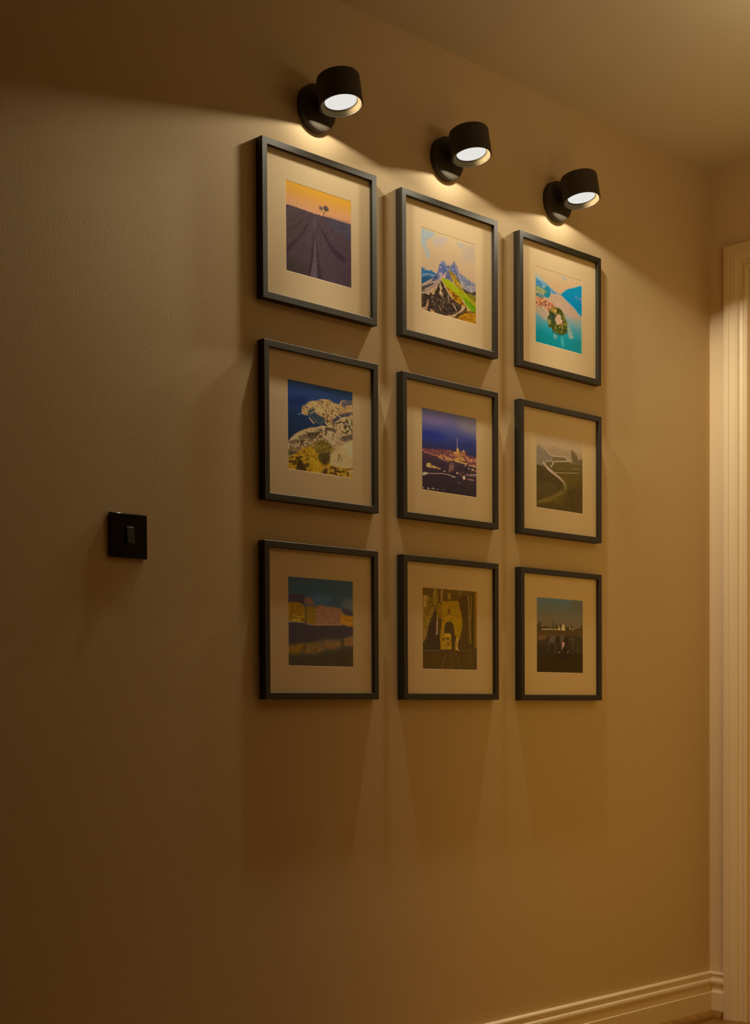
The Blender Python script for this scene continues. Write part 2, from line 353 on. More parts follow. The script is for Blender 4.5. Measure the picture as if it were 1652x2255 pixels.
  ['m',(100,126,152),[[838,237],[1009,171],[1009,315],[909,312]],5.5,0.5,5],
  ['p',(74,132,158),[[-21,141],[29,160],[88,191],[148,227],[182,258],[181,323],[-22,331]],3.9,0.18,5],
  ['p',(142,140,84),[[-22,262],[54,252],[122,265],[199,276],[242,295],[229,324],[156,333],[71,329],[-22,331]],4.4,0.2,4],
  ['e',(38,126,132),[246,289,68,71],3.9],
  ['p',(34,130,128),[[173,341],[310,297],[314,334],[267,371],[190,375]],4.4,0.1,4],
  ['p',(150,146,80),[[182,274],[233,296],[207,323],[173,314]],3.3,0.12,4],
  ['p',(94,126,108),[[-22,347],[71,345],[164,342],[173,394],[71,403],[-22,390]],3.3,0.2,4],
  ['p',(205,126,78),[[-22,387],[71,398],[156,395],[241,411],[275,428],[362,412],[396,448],[431,480],[379,522],[283,556],[240,564],[189,531],[104,534],[-23,536]],2.2,0.22,3],
  ['m',(112,70,50),[[-22,406],[156,403],[284,432],[396,448],[413,488],[266,554],[181,527],[-23,528]],1.7,0.62,3],
  ['m',(220,160,110),[[-22,416],[241,413],[327,462],[275,542],[181,527],[-23,523]],1.7,0.64,3],
  ['p',(190,150,108),[[-6,509],[155,510],[258,545],[300,601],[232,604],[181,532],[70,537]],4.4,0.25,3],
  ['p',(84,84,30),[[279,552],[309,513],[379,489],[414,461],[448,471],[461,466],[492,460],[553,484],[606,534],[623,569],[663,616],[680,673],[671,757],[605,790],[517,814],[447,805],[369,794],[326,759],[283,759],[253,702],[249,622],[283,605]],2.2,0.3,4],
  ['m',(132,118,40),[[501,466],[606,545],[676,679],[658,748],[499,804],[378,771],[360,720],[517,703]],2.8,0.5,4],
  ['m',(52,56,20),[[301,526],[492,463],[614,554],[676,696],[640,768],[482,796],[309,740],[257,685]],2.2,0.56,2.6],
  ['p',(60,70,44),[[301,569],[413,575],[448,612],[413,689],[343,658],[309,632]],5.5,0.2,4],
  ['e',(168,124,48),[379,517,53,33],6.6],
  ['e',(150,136,66),[287,685,32,37],4.4],
  ['p',(206,158,110),[[430,588],[474,542],[535,558],[544,605],[575,621],[552,669],[491,691],[443,700],[430,659],[404,642]],2.8,0.12,3],
  ['p',(196,140,60),[[387,499],[431,485],[448,509],[431,539],[396,540]],3.3,0.15,3],
  ['e',(230,200,140),[422,554,10,11],1.7],
  ['p',(150,105,50),[[500,679],[588,646],[588,684],[517,697]],4.4,0.15,3],
  ['l',(52,62,36),[[352,798],[412,811],[464,821],[534,817],[614,794],[671,757]],12.1,5.0],
  ['l',(40,90,84),[[373,799],[373,842]],9.9,4.4],
  ['p',(142,156,126),[[676,586],[729,670],[773,744],[818,802],[764,839],[702,823],[680,706]],7.7,0.06,4],
  ['p',(120,150,128),[[377,825],[456,833],[447,889],[377,890]],11.0,0.05,4],
  ['p',(64,148,138),[[534,830],[587,832],[613,936],[586,996],[534,939]],8.8,0.05,4],
  ['e',(60,120,110),[74,684,8,11],2.2],
  ['e',(80,120,105),[122,707,9,8],2.2],
  ['l',(150,170,130),[[967,499],[971,709],[975,985]],7.7,5.5],
 ],
 'cliff': [
  ['grad',[(0,(32,46,64)),(0.2,(27,38,58)),(0.4,(22,31,44)),(0.6,(20,28,38)),(1,(60,46,26))]],  # sea tones lowered: shade over the upper print is put into the colour
  ['p',(20,30,52),[[0,194],[300,155],[285,225],[201,279],[-1,298]],26.5,0.05,4],
  ['p',(132,90,46),[[203,352],[213,283],[236,260],[271,243],[307,214],[342,195],[427,179],[521,146],[571,143],[629,136],[665,149],[694,164],[753,168],[786,169],[804,140],[830,117],[871,108],[938,107],[1013,94],[1011,245],[899,260],[818,288],[729,332],[693,369],[685,440],[612,449],[569,423],[555,356],[497,348],[440,335],[398,304],[313,305],[298,365],[242,365]],1.6,0.22,4],
  ['m',(86,58,40),[[243,252],[427,179],[629,138],[753,174],[716,206],[470,230],[384,295],[271,290]],2.1,0.6,4],
  ['m',(158,110,60),[[229,275],[442,187],[687,173],[819,191],[789,281],[686,349],[569,344],[426,321],[271,301]],2.7,0.6,2.6],
  ['m',(96,64,36),[[570,258],[819,191],[892,245],[730,321],[685,424],[598,435],[569,354]],2.7,0.58,2.6],
  ['p',(42,46,42),[[309,306],[370,282],[404,277],[401,303],[440,330],[497,353],[559,350],[554,420],[497,449],[425,432],[355,384],[298,368]],2.1,0.18,3],
  ['l',(136,98,62),[[326,390],[354,415],[393,442]],18.0,2.7],
  ['l',(96,80,56),[[369,387],[411,418],[454,439]],5.3,2.1],
  ['l',(150,106,62),[[334,339],[369,321],[398,301]],9.5,2.7],
  ['l',(112,112,112),[[151,374],[175,364],[205,358]],5.3,1.6],
  ['p',(72,58,54),[[827,131],[886,112],[1013,99],[1012,142],[893,170],[878,199],[837,194]],4.2,0.2,3],
  ['l',(60,46,38),[[696,428],[700,368],[766,322],[862,279],[937,258],[1011,242]],30.7,3.2],
  ['m',(140,104,70),[[774,310],[1012,229],[1011,266],[788,324]],1.6,0.62,3],
  ['e',(60,42,30),[541,321,17,15],2.7],
  ['e',(58,44,28),[594,388,19,17],2.7],
  ['p',(136,98,56),[[3,697],[37,656],[93,607],[156,568],[247,529],[325,498],[425,480],[518,446],[612,449],[685,442],[714,388],[825,314],[1011,266],[1013,1019],[-7,1014]],1.6,0.2,4],
  ['p',(150,102,54),[[37,661],[114,599],[247,535],[425,482],[439,494],[268,558],[142,606]],3.2,0.12,4],
  ['m',(58,44,26),[[261,554],[468,495],[685,450],[714,398],[996,290],[1002,468],[823,523],[640,558],[553,579],[381,633],[296,612]],1.6,0.5,4],
  ['m',(150,112,70),[[714,398],[996,290],[1002,468],[823,523],[538,597],[467,511]],1.6,0.66,3],
  ['m',(92,66,38),[[23,699],[268,563],[640,568],[816,546],[749,662],[466,686],[161,776],[15,783]],3.2,0.5,3],
  ['m',(160,118,74),[[23,668],[247,535],[677,446],[816,481],[712,655],[380,707],[71,745]],3.2,0.6,3],
  ['m',(66,48,28),[[37,677],[268,569],[467,590],[352,700],[161,765],[29,761]],3.2,0.62,2.4],
  ['p',(60,44,26),[[296,560],[424,533],[467,559],[381,623],[296,607]],7.4,0.25,3],
  ['p',(56,42,24),[[554,468],[648,455],[648,487],[583,507]],5.3,0.2,3],
  ['p',(58,40,22),[[197,651],[239,651],[211,697],[176,727]],3.2,0.1,3],
  ['p',(60,42,24),[[141,669],[159,666],[148,704],[134,701]],2.7,0.1,3],
  ['l',(56,40,24),[[2,707],[37,697],[79,682]],9.5,2.7],
  ['p',(128,96,58),[[735,492],[839,462],[816,562],[771,648],[676,660],[632,623]],7.4,0.2,3],
  ['p',(70,55,38),[[816,540],[883,521],[1002,484],[1002,549],[860,594],[808,574]],4.2,0.15,4],
  ['l',(96,76,54),[[756,607],[778,631],[815,632],[860,605]],10.6,3.7],
  ['p',(66,52,28),[[2,785],[85,790],[161,781],[140,815],[1,858]],9.5,0.2,4],
  ['p',(130,86,14),[[1,868],[84,837],[161,781],[224,742],[323,704],[423,702],[494,725],[638,782],[637,889],[1014,894],[1013,1019],[-7,1014]],8.5,0.18,4],
  ['m',(62,42,10),[[1,884],[161,797],[380,707],[466,728],[450,910],[463,1004],[264,1000],[-7,1009]],2.1,0.6,5],
  ['p',(84,62,18),[[381,654],[538,603],[668,661],[712,698],[646,749],[465,771],[394,737]],12.7,0.25,4],
  ['p',(58,42,14),[[472,770],[639,739],[638,857],[568,902],[486,869],[450,825]],8.5,0.2,4],
  ['p',(50,32,10),[[153,892],[209,880],[230,935],[279,961],[264,1005],[110,1006],[132,936]],5.3,0.15,4],
  ['p',(54,34,10),[[1,910],[139,888],[139,914],[14,934]],7.4,0.2,4],
  ['p',(138,92,14),[[322,846],[436,806],[464,882],[478,992],[349,990],[343,901]],8.5,0.18,4],
  ['p',(148,106,60),[[638,841],[645,781],[697,727],[771,680],[815,648],[889,606],[1009,562],[1014,878],[931,901],[769,900],[637,889]],2.7,0.06,5],
  ['p',(160,116,70),[[815,653],[1009,570],[1007,738],[947,767],[903,686]],9.5,0.05,5],
  ['l',(60,46,28),[[781,743],[777,787],[761,829]],11.7,2.1],
  ['l',(60,46,28),[[788,753],[814,793],[821,822]],8.5,2.1],
  ['p',(130,88,20),[[637,889],[769,900],[931,901],[1014,894],[1013,1019],[478,992],[536,932]],7.4,0.15,4],
  ['m',(62,40,14),[[464,940],[637,899],[1006,906],[1013,1008],[478,997]],2.1,0.56,4],
  ['p',(150,108,60),[[931,909],[1006,901],[1006,966],[946,956]],5.3,0.2,4],
  ['l',(70,46,20),[[879,909],[1006,887]],10.6,3.2],
 ],
 'city': [
  ['grad',[(0,(74,66,76)),(0.15,(70,58,68)),(0.28,(44,42,64)),(0.4,(30,32,52)),(0.47,(32,26,40)),(0.52,(56,32,34)),(0.58,(52,30,28)),(0.66,(40,25,26)),(0.8,(38,24,24)),(1,(32,20,18))]],
  ['p',(88,72,62),[[612,8],[1029,15],[1028,220],[691,178]],63.6,0.06,3],
  ['p',(84,62,72),[[11,86],[456,30],[612,93],[300,167],[11,164]],37.1,0.06,3],
  ['e',(26,30,66),[207,325,232,59],31.8],
  ['e',(30,30,52),[889,367,163,49],31.8],
  ['p',(86,42,34),[[9,496],[283,473],[500,457],[689,471],[1002,498],[1001,611],[688,578],[452,574],[221,561],[8,543]],10.6,0.25,3],
  ['m',(150,84,40),[[282,531],[610,497],[1002,509],[1001,622],[808,601],[688,594],[452,600],[282,583]],2.1,0.56,3],
  ['l',(160,78,42),[[12,514],[39,508]],11.7,4.2],
  ['l',(168,84,46),[[39,536],[114,540],[175,554],[251,558]],8.5,3.2],
  ['l',(128,76,44),[[290,580],[374,593],[475,608]],9.5,4.2],
  ['l',(184,114,48),[[398,551],[437,554],[468,562]],8.5,3.2],
  ['l',(190,120,46),[[483,586],[530,570],[609,566],[656,576]],9.5,3.7],
  ['l',(204,128,42),[[601,583],[672,588],[736,591],[808,599]],12.7,4.2],
  ['p',(150,88,36),[[609,529],[752,522],[792,560],[656,576]],8.5,0.35,3],
  ['l',(182,120,56),[[848,607],[920,610],[1001,617]],10.6,4.2],
  ['p',(124,72,32),[[578,490],[697,454],[800,463],[784,508],[609,534]],12.7,0.25,3],
  ['p',(112,56,30),[[721,441],[793,432],[800,479],[720,489]],6.4,0.25,3],
  ['p',(162,92,40),[[547,498],[578,469],[626,465],[677,462],[677,483],[625,497]],3.7,0.15,3],
  ['p',(166,96,44),[[622,466],[630,425],[639,392],[653,417],[673,430],[677,459]],2.7,0.12,3],
  ['l',(146,100,104),[[639,291],[640,334],[640,408]],6.9,1.6],
  ['l',(136,70,48),[[509,461],[509,493]],10.6,2.7],
  ['l',(196,138,112),[[757,426],[757,450]],9.5,2.1],
  ['l',(110,60,38),[[791,435],[792,475]],6.4,2.1],
  ['p',(150,94,40),[[71,696],[91,665],[144,657],[166,680],[258,693],[339,710],[327,720],[235,717],[143,717],[90,715]],4.2,0.35,3],
  ['e',(170,112,50),[115,684,31,19],5.3],
  ['p',(88,52,38),[[491,627],[577,596],[585,701],[482,739]],11.7,0.3,3],
  ['l',(118,70,46),[[507,636],[502,679],[483,734]],11.7,4.8],
  ['p',(150,122,88),[[10,786],[75,779],[113,791],[59,817],[10,828]],5.3,0.2,3],
  ['l',(158,112,74),[[59,796],[143,788],[235,781],[342,767],[451,766],[529,776],[600,786]],8.0,2.7],
  ['l',(186,130,72),[[545,783],[600,786]],10.6,3.2],
  ['l',(150,110,74),[[871,727],[928,719],[997,713]],11.7,4.2],
  ['l',(120,80,56),[[839,742],[996,733]],7.4,4.2],
  ['e',(196,122,80),[765,775,27,25],4.2],
  ['e',(120,70,46),[895,787,74,10],5.3],
  ['e',(204,158,112),[791,619,12,9],2.1],
  ['e',(190,140,110),[855,647,14,7],2.1],
  ['e',(140,92,44),[928,657,30,15],5.3],
  ['e',(186,130,70),[636,730,18,11],3.7],
  ['e',(180,140,110),[401,733,19,7],2.7],
  ['e',(150,104,70),[823,728,14,9],3.2],
  ['e',(80,55,40),[671,849,24,11],5.3],
  ['e',(150,86,46),[904,553,26,11],4.2],
  ['m',(120,76,46),[[608,720],[831,674],[1001,655],[1001,719],[687,764]],2.7,0.66,3],
  ['p',(166,140,112),[[17,962],[28,969],[36,984],[17,983]],2.1,0.1,3],
  ['p',(150,126,96),[[85,979],[108,963],[130,979],[119,987]],2.1,0.1,3],
  ['l',(160,134,104),[[168,978],[191,962],[218,975]],8.0,2.1],
  ['l',(120,100,80),[[249,969],[295,971]],6.4,2.7],
  ['l',(120,100,80),[[349,965],[403,961]],5.3,2.7],
 ],
 'road': [
  ['grad',[(0,(152,110,62)),(0.12,(144,104,58)),(0.24,(128,92,50)),(0.34,(108,78,40)),(0.46,(80,58,26)),(1,(64,42,10))]],
  ['p',(106,80,48),[[2,200],[40,171],[74,166],[97,193],[162,219],[201,224],[263,255],[364,292],[364,346],[162,384],[123,427],[1,432]],10.8,0.06,4],
  ['p',(128,92,50),[[263,192],[333,151],[412,154],[474,166],[617,183],[657,168],[713,186],[712,280],[617,257],[317,280]],11.8,0.05,4],
  ['p',(134,98,62),[[648,278],[777,273],[809,309],[656,327]],11.8,0.04,4],
  ['p',(84,60,26),[[741,218],[749,167],[765,143],[801,171],[858,194],[890,240],[906,278],[1004,246],[1012,431],[873,341],[777,318],[761,265]],6.9,0.12,4],
  ['p',(92,66,28),[[341,300],[427,282],[601,269],[644,293],[600,321],[395,347],[340,344]],4.9,0.08,4],
  ['p',(86,60,24),[[208,379],[325,360],[332,384],[285,433],[239,429]],3.9,0.06,4],
  ['p',(78,54,16),[[387,365],[672,325],[793,336],[1012,336],[1012,436],[552,479],[395,484],[340,461],[332,428]],3.9,0.08,4],
  ['l',(60,42,10),[[363,478],[521,475],[712,459],[938,439]],10.8,3.9],
  ['l',(104,76,34),[[776,402],[938,389]],10.8,4.9],
  ['p',(60,40,10),[[1,436],[85,437],[177,455],[277,502],[394,538],[504,581],[560,629],[551,689],[472,727],[362,777],[199,837],[-1,915]],4.4,0.12,4],
  ['p',(68,46,14),[[15,657],[316,640],[472,692],[237,804],[14,856]],24.5,0.1,4],
  ['p',(74,50,8),[[410,507],[1012,443],[1010,1038],[-2,1022],[-1,920],[237,848],[551,738],[631,691],[599,610]],3.9,0.1,4],
  ['p',(62,40,8),[[631,715],[1011,576],[1010,1038],[550,1020]],44.1,0.1,4],
  ['p',(96,66,18),[[29,917],[160,871],[299,837],[591,719],[615,737],[409,841],[315,890],[67,943]],14.7,0.1,4],
  ['p',(62,42,8),[[-2,959],[299,911],[630,938],[1010,1003],[1010,1043],[-2,1022]],19.6,0.1,4],
  ['l',(150,112,74),[[193,200],[224,226],[263,255],[309,276],[388,279],[474,275],[585,265],[640,272],[668,286],[676,305],[616,324],[521,333],[427,344],[387,355]],11.8,3.4],
  ['l',(146,108,70),[[364,346],[301,351],[216,366],[154,392]],10.8,3.4],
  ['l',(158,114,78),[[142,393],[185,420],[239,458]],27.4,3.4],
  ['l',(158,116,82),[[239,458],[301,485],[348,504]],36.3,3.9],
  ['l',(146,106,70),[[332,496],[410,527],[489,558],[544,586]],34.3,4.9],
  ['l',(136,94,56),[[520,574],[576,602],[599,625]],35.3,7.8],
  ['l',(104,74,30),[[591,616],[623,652],[623,696]],44.1,11.8],
  ['l',(160,118,72),[[356,366],[340,398],[309,430]],16.7,3.9],
  ['l',(140,106,64),[[395,494],[473,491],[600,481],[752,465],[914,449]],8.3,2.9],
  ['e',(190,160,100),[356,374,12,8],2.5],
 ],
 'waterfront': [
  ['grad',[(0,(30,36,34)),(0.15,(32,39,38)),(0.3,(34,42,44)),(1,(40,28,12))]],
  ['p',(38,50,60),[[302,192],[670,194],[600,268],[436,276]],30.6,0.05,3],
  ['p',(54,50,42),[[830,221],[1022,196],[1020,383],[836,339]],25.5,0.05,3],
  ['p',(42,30,28),[[815,325],[893,321],[1020,367],[1020,408],[864,394]],10.2,0.05,3],
  ['p',(40,28,28),[[-10,194],[215,187],[274,214],[328,281],[194,298],[-11,298]],9.2,0.06,4],
  ['p',(74,46,30),[[241,225],[328,211],[362,240],[409,298],[327,312],[240,296]],8.2,0.08,4],
  ['p',(86,50,28),[[395,318],[484,294],[600,309],[739,313],[801,320],[829,360],[828,522],[393,533]],7.1,0.08,4],
  ['p',(86,52,6),[[-11,293],[61,284],[160,279],[200,292],[227,311],[253,322],[259,505],[-13,508]],4.6,0.1,4],
  ['p',(82,52,8),[[274,317],[354,320],[422,327],[420,529],[272,517]],4.6,0.08,4],
  ['l',(56,34,8),[[263,335],[262,435],[262,525]],15.3,4.6],
  ['p',(110,58,8),[[801,382],[878,394],[949,406],[1020,414],[1019,530],[912,526],[863,513],[793,515]],6.1,0.12,4],
  ['p',(92,54,20),[[801,356],[836,375],[878,399],[794,408]],6.1,0.08,4],
  ['l',(118,78,20),[[53,439],[146,440],[246,451]],6.6,2.5],
  ['p',(98,64,10),[[27,469],[192,458],[232,496],[26,499]],5.1,0.2,3],
  ['p',(64,38,6),[[179,473],[232,466],[232,491],[185,488]],4.1,0.1,3],
  ['l',(134,90,36),[[7,506],[112,501],[232,507]],5.6,2.0],
  ['l',(112,66,32),[[278,524],[393,530],[598,521],[814,517]],8.2,3.6],
  ['l',(140,76,24),[[877,486],[991,492]],11.2,6.1],
  ['p',(38,26,20),[[-13,513],[192,513],[299,536],[434,536],[667,528],[842,521],[912,531],[1019,535],[1018,631],[897,655],[771,680],[528,687],[391,727],[236,731],[-15,768]],4.6,0.07,3],
  ['p',(78,48,8),[[-2,773],[236,736],[236,816],[142,879],[-3,857]],20.4,0.1,4],
  ['p',(74,46,16),[[243,746],[494,709],[568,808],[431,862],[222,862]],20.4,0.1,4],
  ['p',(76,46,18),[[501,693],[827,689],[819,781],[582,818]],25.5,0.1,4],
  ['p',(84,48,18),[[855,667],[1018,631],[1017,755],[861,759]],15.3,0.1,4],
  ['l',(48,30,12),[[830,678],[829,781]],20.4,9.2],
  ['l',(50,32,12),[[256,746],[242,826]],20.4,10.2],
  ['p',(42,28,12),[[390,883],[1017,766],[1015,1014],[-4,1006],[-4,971]],35.7,0.06,4],
 ],
 'tram': [
  ['grad',[(0,(70,42,6)),(0.5,(60,36,6)),(0.76,(52,32,8)),(1,(58,34,4))]],
  ['p',(98,64,10),[[-2,85],[98,95],[214,154],[243,207],[169,341],[118,443],[73,614],[-6,676]],4.5,0.18,4],
  ['p',(124,80,22),[[16,94],[77,96],[80,225],[18,248]],7.0,0.15,3],
  ['p',(82,54,8),[[84,155],[215,139],[229,198],[163,251],[83,255]],8.0,0.2,4],
  ['p',(100,68,10),[[204,4],[267,6],[277,136],[243,217],[199,219],[178,140]],4.5,0.15,4],
  ['p',(108,72,20),[[329,7],[366,10],[361,167],[328,163]],3.5,0.1,4],
  ['p',(98,62,6),[[262,181],[361,177],[360,383],[272,351],[243,257]],4.0,0.1,4],
  ['p',(112,72,4),[[354,152],[630,138],[664,157],[682,228],[712,298],[731,394],[723,486],[688,579],[650,647],[638,754],[585,760],[567,537],[329,586],[313,757],[311,586],[352,434]],3.0,0.08,4],
  ['p',(112,70,4),[[349,373],[397,382],[387,755],[317,757],[322,586]],3.5,0.1,4],
  ['p',(62,38,8),[[270,347],[345,374],[330,414],[286,416]],5.0,0.1,4],
  ['l',(132,82,2),[[404,371],[479,338],[554,340],[614,368]],15.0,7.0],
  ['p',(94,52,6),[[453,238],[509,235],[509,311],[453,314]],4.0,0.06,4],
  ['p',(54,33,8),[[388,553],[396,477],[411,431],[445,407],[482,401],[523,407],[553,431],[571,486],[579,557],[612,612],[593,669],[585,750],[525,757],[507,549]],2.5,0.1,4],
  ['l',(90,58,14),[[697,268],[723,369],[727,460],[688,564]],6.0,2.5],
  ['p',(48,29,10),[[140,417],[169,361],[243,257],[246,388],[234,538],[248,573],[307,581],[317,759],[43,769],[81,608],[103,473]],3.5,0.1,4],
  ['l',(118,80,34),[[17,446],[41,545],[23,670]],6.0,3.0],
  ['l',(100,70,28),[[78,384],[81,494],[73,604]],8.0,3.5],
  ['l',(130,88,30),[[264,337],[260,427]],17.0,4.0],
  ['l',(146,94,60),[[262,417],[260,477],[257,533]],21.0,4.0],
  ['e',(120,82,52),[252,558,19,16],4.0],
  ['p',(132,86,10),[[385,556],[433,552],[507,552],[521,600],[388,604]],3.0,0.12,4],
  ['p',(116,74,8),[[358,615],[425,603],[522,600],[523,752],[328,757]],3.0,0.12,4],
  ['e',(56,34,6),[456,613,27,11],3.0],
  ['e',(66,40,8),[366,630,17,16],3.5],
  ['e',(84,48,6),[462,682,20,22],4.5],
  ['p',(128,82,20),[[605,607],[658,595],[646,662],[635,749],[607,755],[589,679]],4.0,0.15,4],
  ['e',(186,150,104),[648,750,16,7],2.0],
  ['p',(110,74,14),[[451,46],[503,43],[510,124],[465,126]],10.0,0.08,4],
  ['p',(58,34,6),[[668,81],[736,82],[813,48],[1013,6],[1009,750],[664,748],[695,579],[734,419],[712,277],[675,197]],4.5,0.1,4],
  ['p',(84,54,8),[[650,5],[729,6],[721,73],[661,81]],9.0,0.1,4],
  ['l',(96,62,10),[[840,56],[850,261],[864,440],[878,660]],29.0,8.0],
  ['l',(104,66,14),[[901,74],[896,208],[884,362]],17.0,6.0],
  ['l',(48,28,4),[[928,103],[926,361],[917,670]],23.0,7.0],
  ['p',(106,56,0),[[959,19],[1021,11],[1020,254],[958,225]],6.0,0.08,4],
  ['p',(92,54,2),[[954,215],[1020,254],[1017,719],[951,720]],9.0,0.08,4],
  ['p',(60,36,6),[[-14,790],[313,765],[529,757],[657,759],[1017,765],[1015,1024],[-16,1024]],4.5,0.08,4],
  ['p',(48,30,12),[[15,765],[328,757],[529,757],[529,767],[22,779]],4.0,0.1,4],
  ['l',(100,68,36),[[51,779],[138,772],[313,763]],5.5,2.5],
  ['l',(100,70,36),[[15,784],[58,764]],7.0,3.5],
  ['l',(84,54,26),[[664,758],[885,763]],6.0,3.5],
  ['l',(92,62,34),[[424,815],[383,876],[356,937],[345,998]],7.5,3.0],
  ['l',(90,60,28),[[506,777],[517,858],[523,1000]],6.5,3.0],
  ['l',(84,56,28),[[600,790],[641,871],[685,993]],6.5,3.0],
 ],
 'bridge': [
  ['grad',[(0,(68,70,56)),(0.12,(74,68,46)),(0.28,(88,66,36)),(0.38,(88,62,32)),(0.43,(56,38,12)),(0.52,(52,34,12)),(0.68,(40,25,8)),(1,(40,22,3))]],
  ['p',(72,60,36),[[707,16],[1015,6],[1015,167],[787,137]],45.0,0.06,3],
  ['p',(58,40,10),[[0,356],[38,350],[58,320],[81,324],[88,392],[123,396],[162,370],[189,369],[216,392],[278,390],[329,393],[341,314],[345,265],[352,313],[360,392],[388,386],[399,346],[427,340],[458,369],[506,347],[538,361],[609,368],[673,376],[738,373],[742,323],[754,315],[762,372],[786,397],[851,404],[940,381],[965,350],[1014,343],[1014,424],[0,449]],4.0,0.1,4],
  ['l',(162,116,60),[[107,425],[200,420],[309,416],[458,417]],12.0,3.5],
  ['p',(160,112,54),[[458,430],[458,383],[470,353],[482,387],[506,406],[494,429]],3.5,0.1,4],
  ['p',(172,128,56),[[522,426],[534,371],[570,335],[597,368],[609,425]],3.5,0.1,4],
  ['e',(150,112,60),[717,394,17,14],3.5],
  ['e',(150,112,66),[778,407,20,11],3.5],
  ['p',(66,42,12),[[0,446],[466,430],[1014,419],[1014,499],[705,489],[262,498],[176,560],[-1,580]],6.0,0.08,4],
  ['p',(82,50,18),[[15,506],[231,499],[176,560],[15,575]],10.0,0.08,4],
  ['p',(72,48,24),[[262,498],[419,493],[379,588],[254,641],[269,562]],8.0,0.08,4],
  ['p',(72,48,24),[[498,501],[593,488],[577,553],[513,604],[489,565]],8.0,0.08,4],
  ['l',(74,52,28),[[371,579],[386,662],[394,765]],13.0,5.0],
  ['l',(72,50,22),[[254,592],[254,641],[238,700]],13.0,6.0],
  ['l',(70,48,18),[[689,549],[777,527],[773,677]],22.0,9.0],
  ['e',(36,23,4),[444,552,43,45],7.0],
  ['e',(36,23,4),[634,571,51,61],7.0],
  ['e',(36,24,6),[308,664,51,60],8.0],
  ['p',(46,32,8),[[802,501],[1014,519],[1013,746],[801,726]],20.0,0.12,4],
  ['p',(40,22,2),[[-2,774],[1013,741],[1012,1034],[-3,1037]],30.0,0.05,4],
  ['p',(34,19,4),[[433,755],[497,714],[544,673],[608,651],[664,670],[704,708],[704,748],[624,830],[480,833]],7.0,0.05,4],
  ['e',(154,98,66),[565,605,29,24],3.0],
  ['e',(142,90,58),[561,633,26,20],3.5],
  ['e',(116,72,52),[543,663,18,28],5.0],
  ['e',(108,78,52),[479,727,20,11],4.0],
  ['l',(118,76,54),[[648,730],[664,714],[684,699]],13.0,4.0],
  ['l',(88,58,36),[[664,650],[684,624]],8.0,4.0],
  ['e',(60,44,30),[257,692,18,9],4.0],
  ['l',(74,48,30),[[720,748],[704,728]],8.0,5.0],
 ],
}

PW, PH = 168, 224
def srgb_lin(c):
    c = np.asarray(c, float) / 255.0
    return np.where(c <= 0.04045, c / 12.92, ((c + 0.055) / 1.055) ** 2.4)
def smooth_noise(rng, h, w, sc):
    out = np.zeros((h, w)); amp = 1.0; tot = 0
    for o in range(2):
        s = max(1.0, sc / (2 ** o)); gh, gw = int(h / s) + 3, int(w / s) + 3
        g = rng.random((gh, gw)); y = np.arange(h) / s; x = np.arange(w) / s
        y0 = y.astype(int); x0 = x.astype(int); fy = (y - y0)[:, None]; fx = (x - x0)[None, :]
        fy = fy * fy * (3 - 2 * fy); fx = fx * fx * (3 - 2 * fx)
        a = g[y0][:, x0]; b_ = g[y0][:, x0 + 1]; c = g[y0 + 1][:, x0]; d = g[y0 + 1][:, x0 + 1]
        out += amp * ((a * (1 - fx) + b_ * fx) * (1 - fy) + (c * (1 - fx) + d * fx) * fy); tot += amp; amp *= .6
    return out / tot
def blur(mk, r):
    r = r * PH / 1000.0
    if r < 0.35: return mk
    k = int(math.ceil(r * 1.6)); x = np.arange(-k, k + 1); g = np.exp(-(x / (0.75 * r)) ** 2 / 2); g /= g.sum()
    p = np.pad(mk, k, mode='edge')
    p = sum(g[i] * p[:, i:i + mk.shape[1]] for i in range(2 * k + 1))
    return sum(g[i] * p[i:i + mk.shape[0], :] for i in range(2 * k + 1))
SS = 2
gy, gx = np.mgrid[0:PH * SS, 0:PW * SS]
gx = (gx + .5) / (PW * SS) * 1000; gy = (gy + .5) / (PH * SS) * 1000
def down(a): return a.reshape(PH, SS, PW, SS).mean(axis=(1, 3))
def poly_mask(pts):
    ins = np.zeros(gx.shape, bool); n = len(pts)
    for i in range(n):
        x1, y1 = pts[i]; x2, y2 = pts[(i + 1) % n]
        if y1 == y2: continue
        c = ((y1 > gy) != (y2 > gy)) & (gx < (x2 - x1) * (gy - y1) / (y2 - y1) + x1)
        ins ^= c
    return down(ins.astype(float))
def line_mask(pts, w):
    d = np.full(gx.shape, 1e9)
    for (x1, y1), (x2, y2) in zip(pts, pts[1:]):
        l2 = max(1e-6, (x2 - x1) ** 2 + (y2 - y1) ** 2)
        t = np.clip(((gx - x1) * (x2 - x1) + (gy - y1) * (y2 - y1)) / l2, 0, 1)
        d = np.minimum(d, np.hypot(gx - x1 - t * (x2 - x1), gy - y1 - t * (y2 - y1)))
    return down((d < w / 2).astype(float))
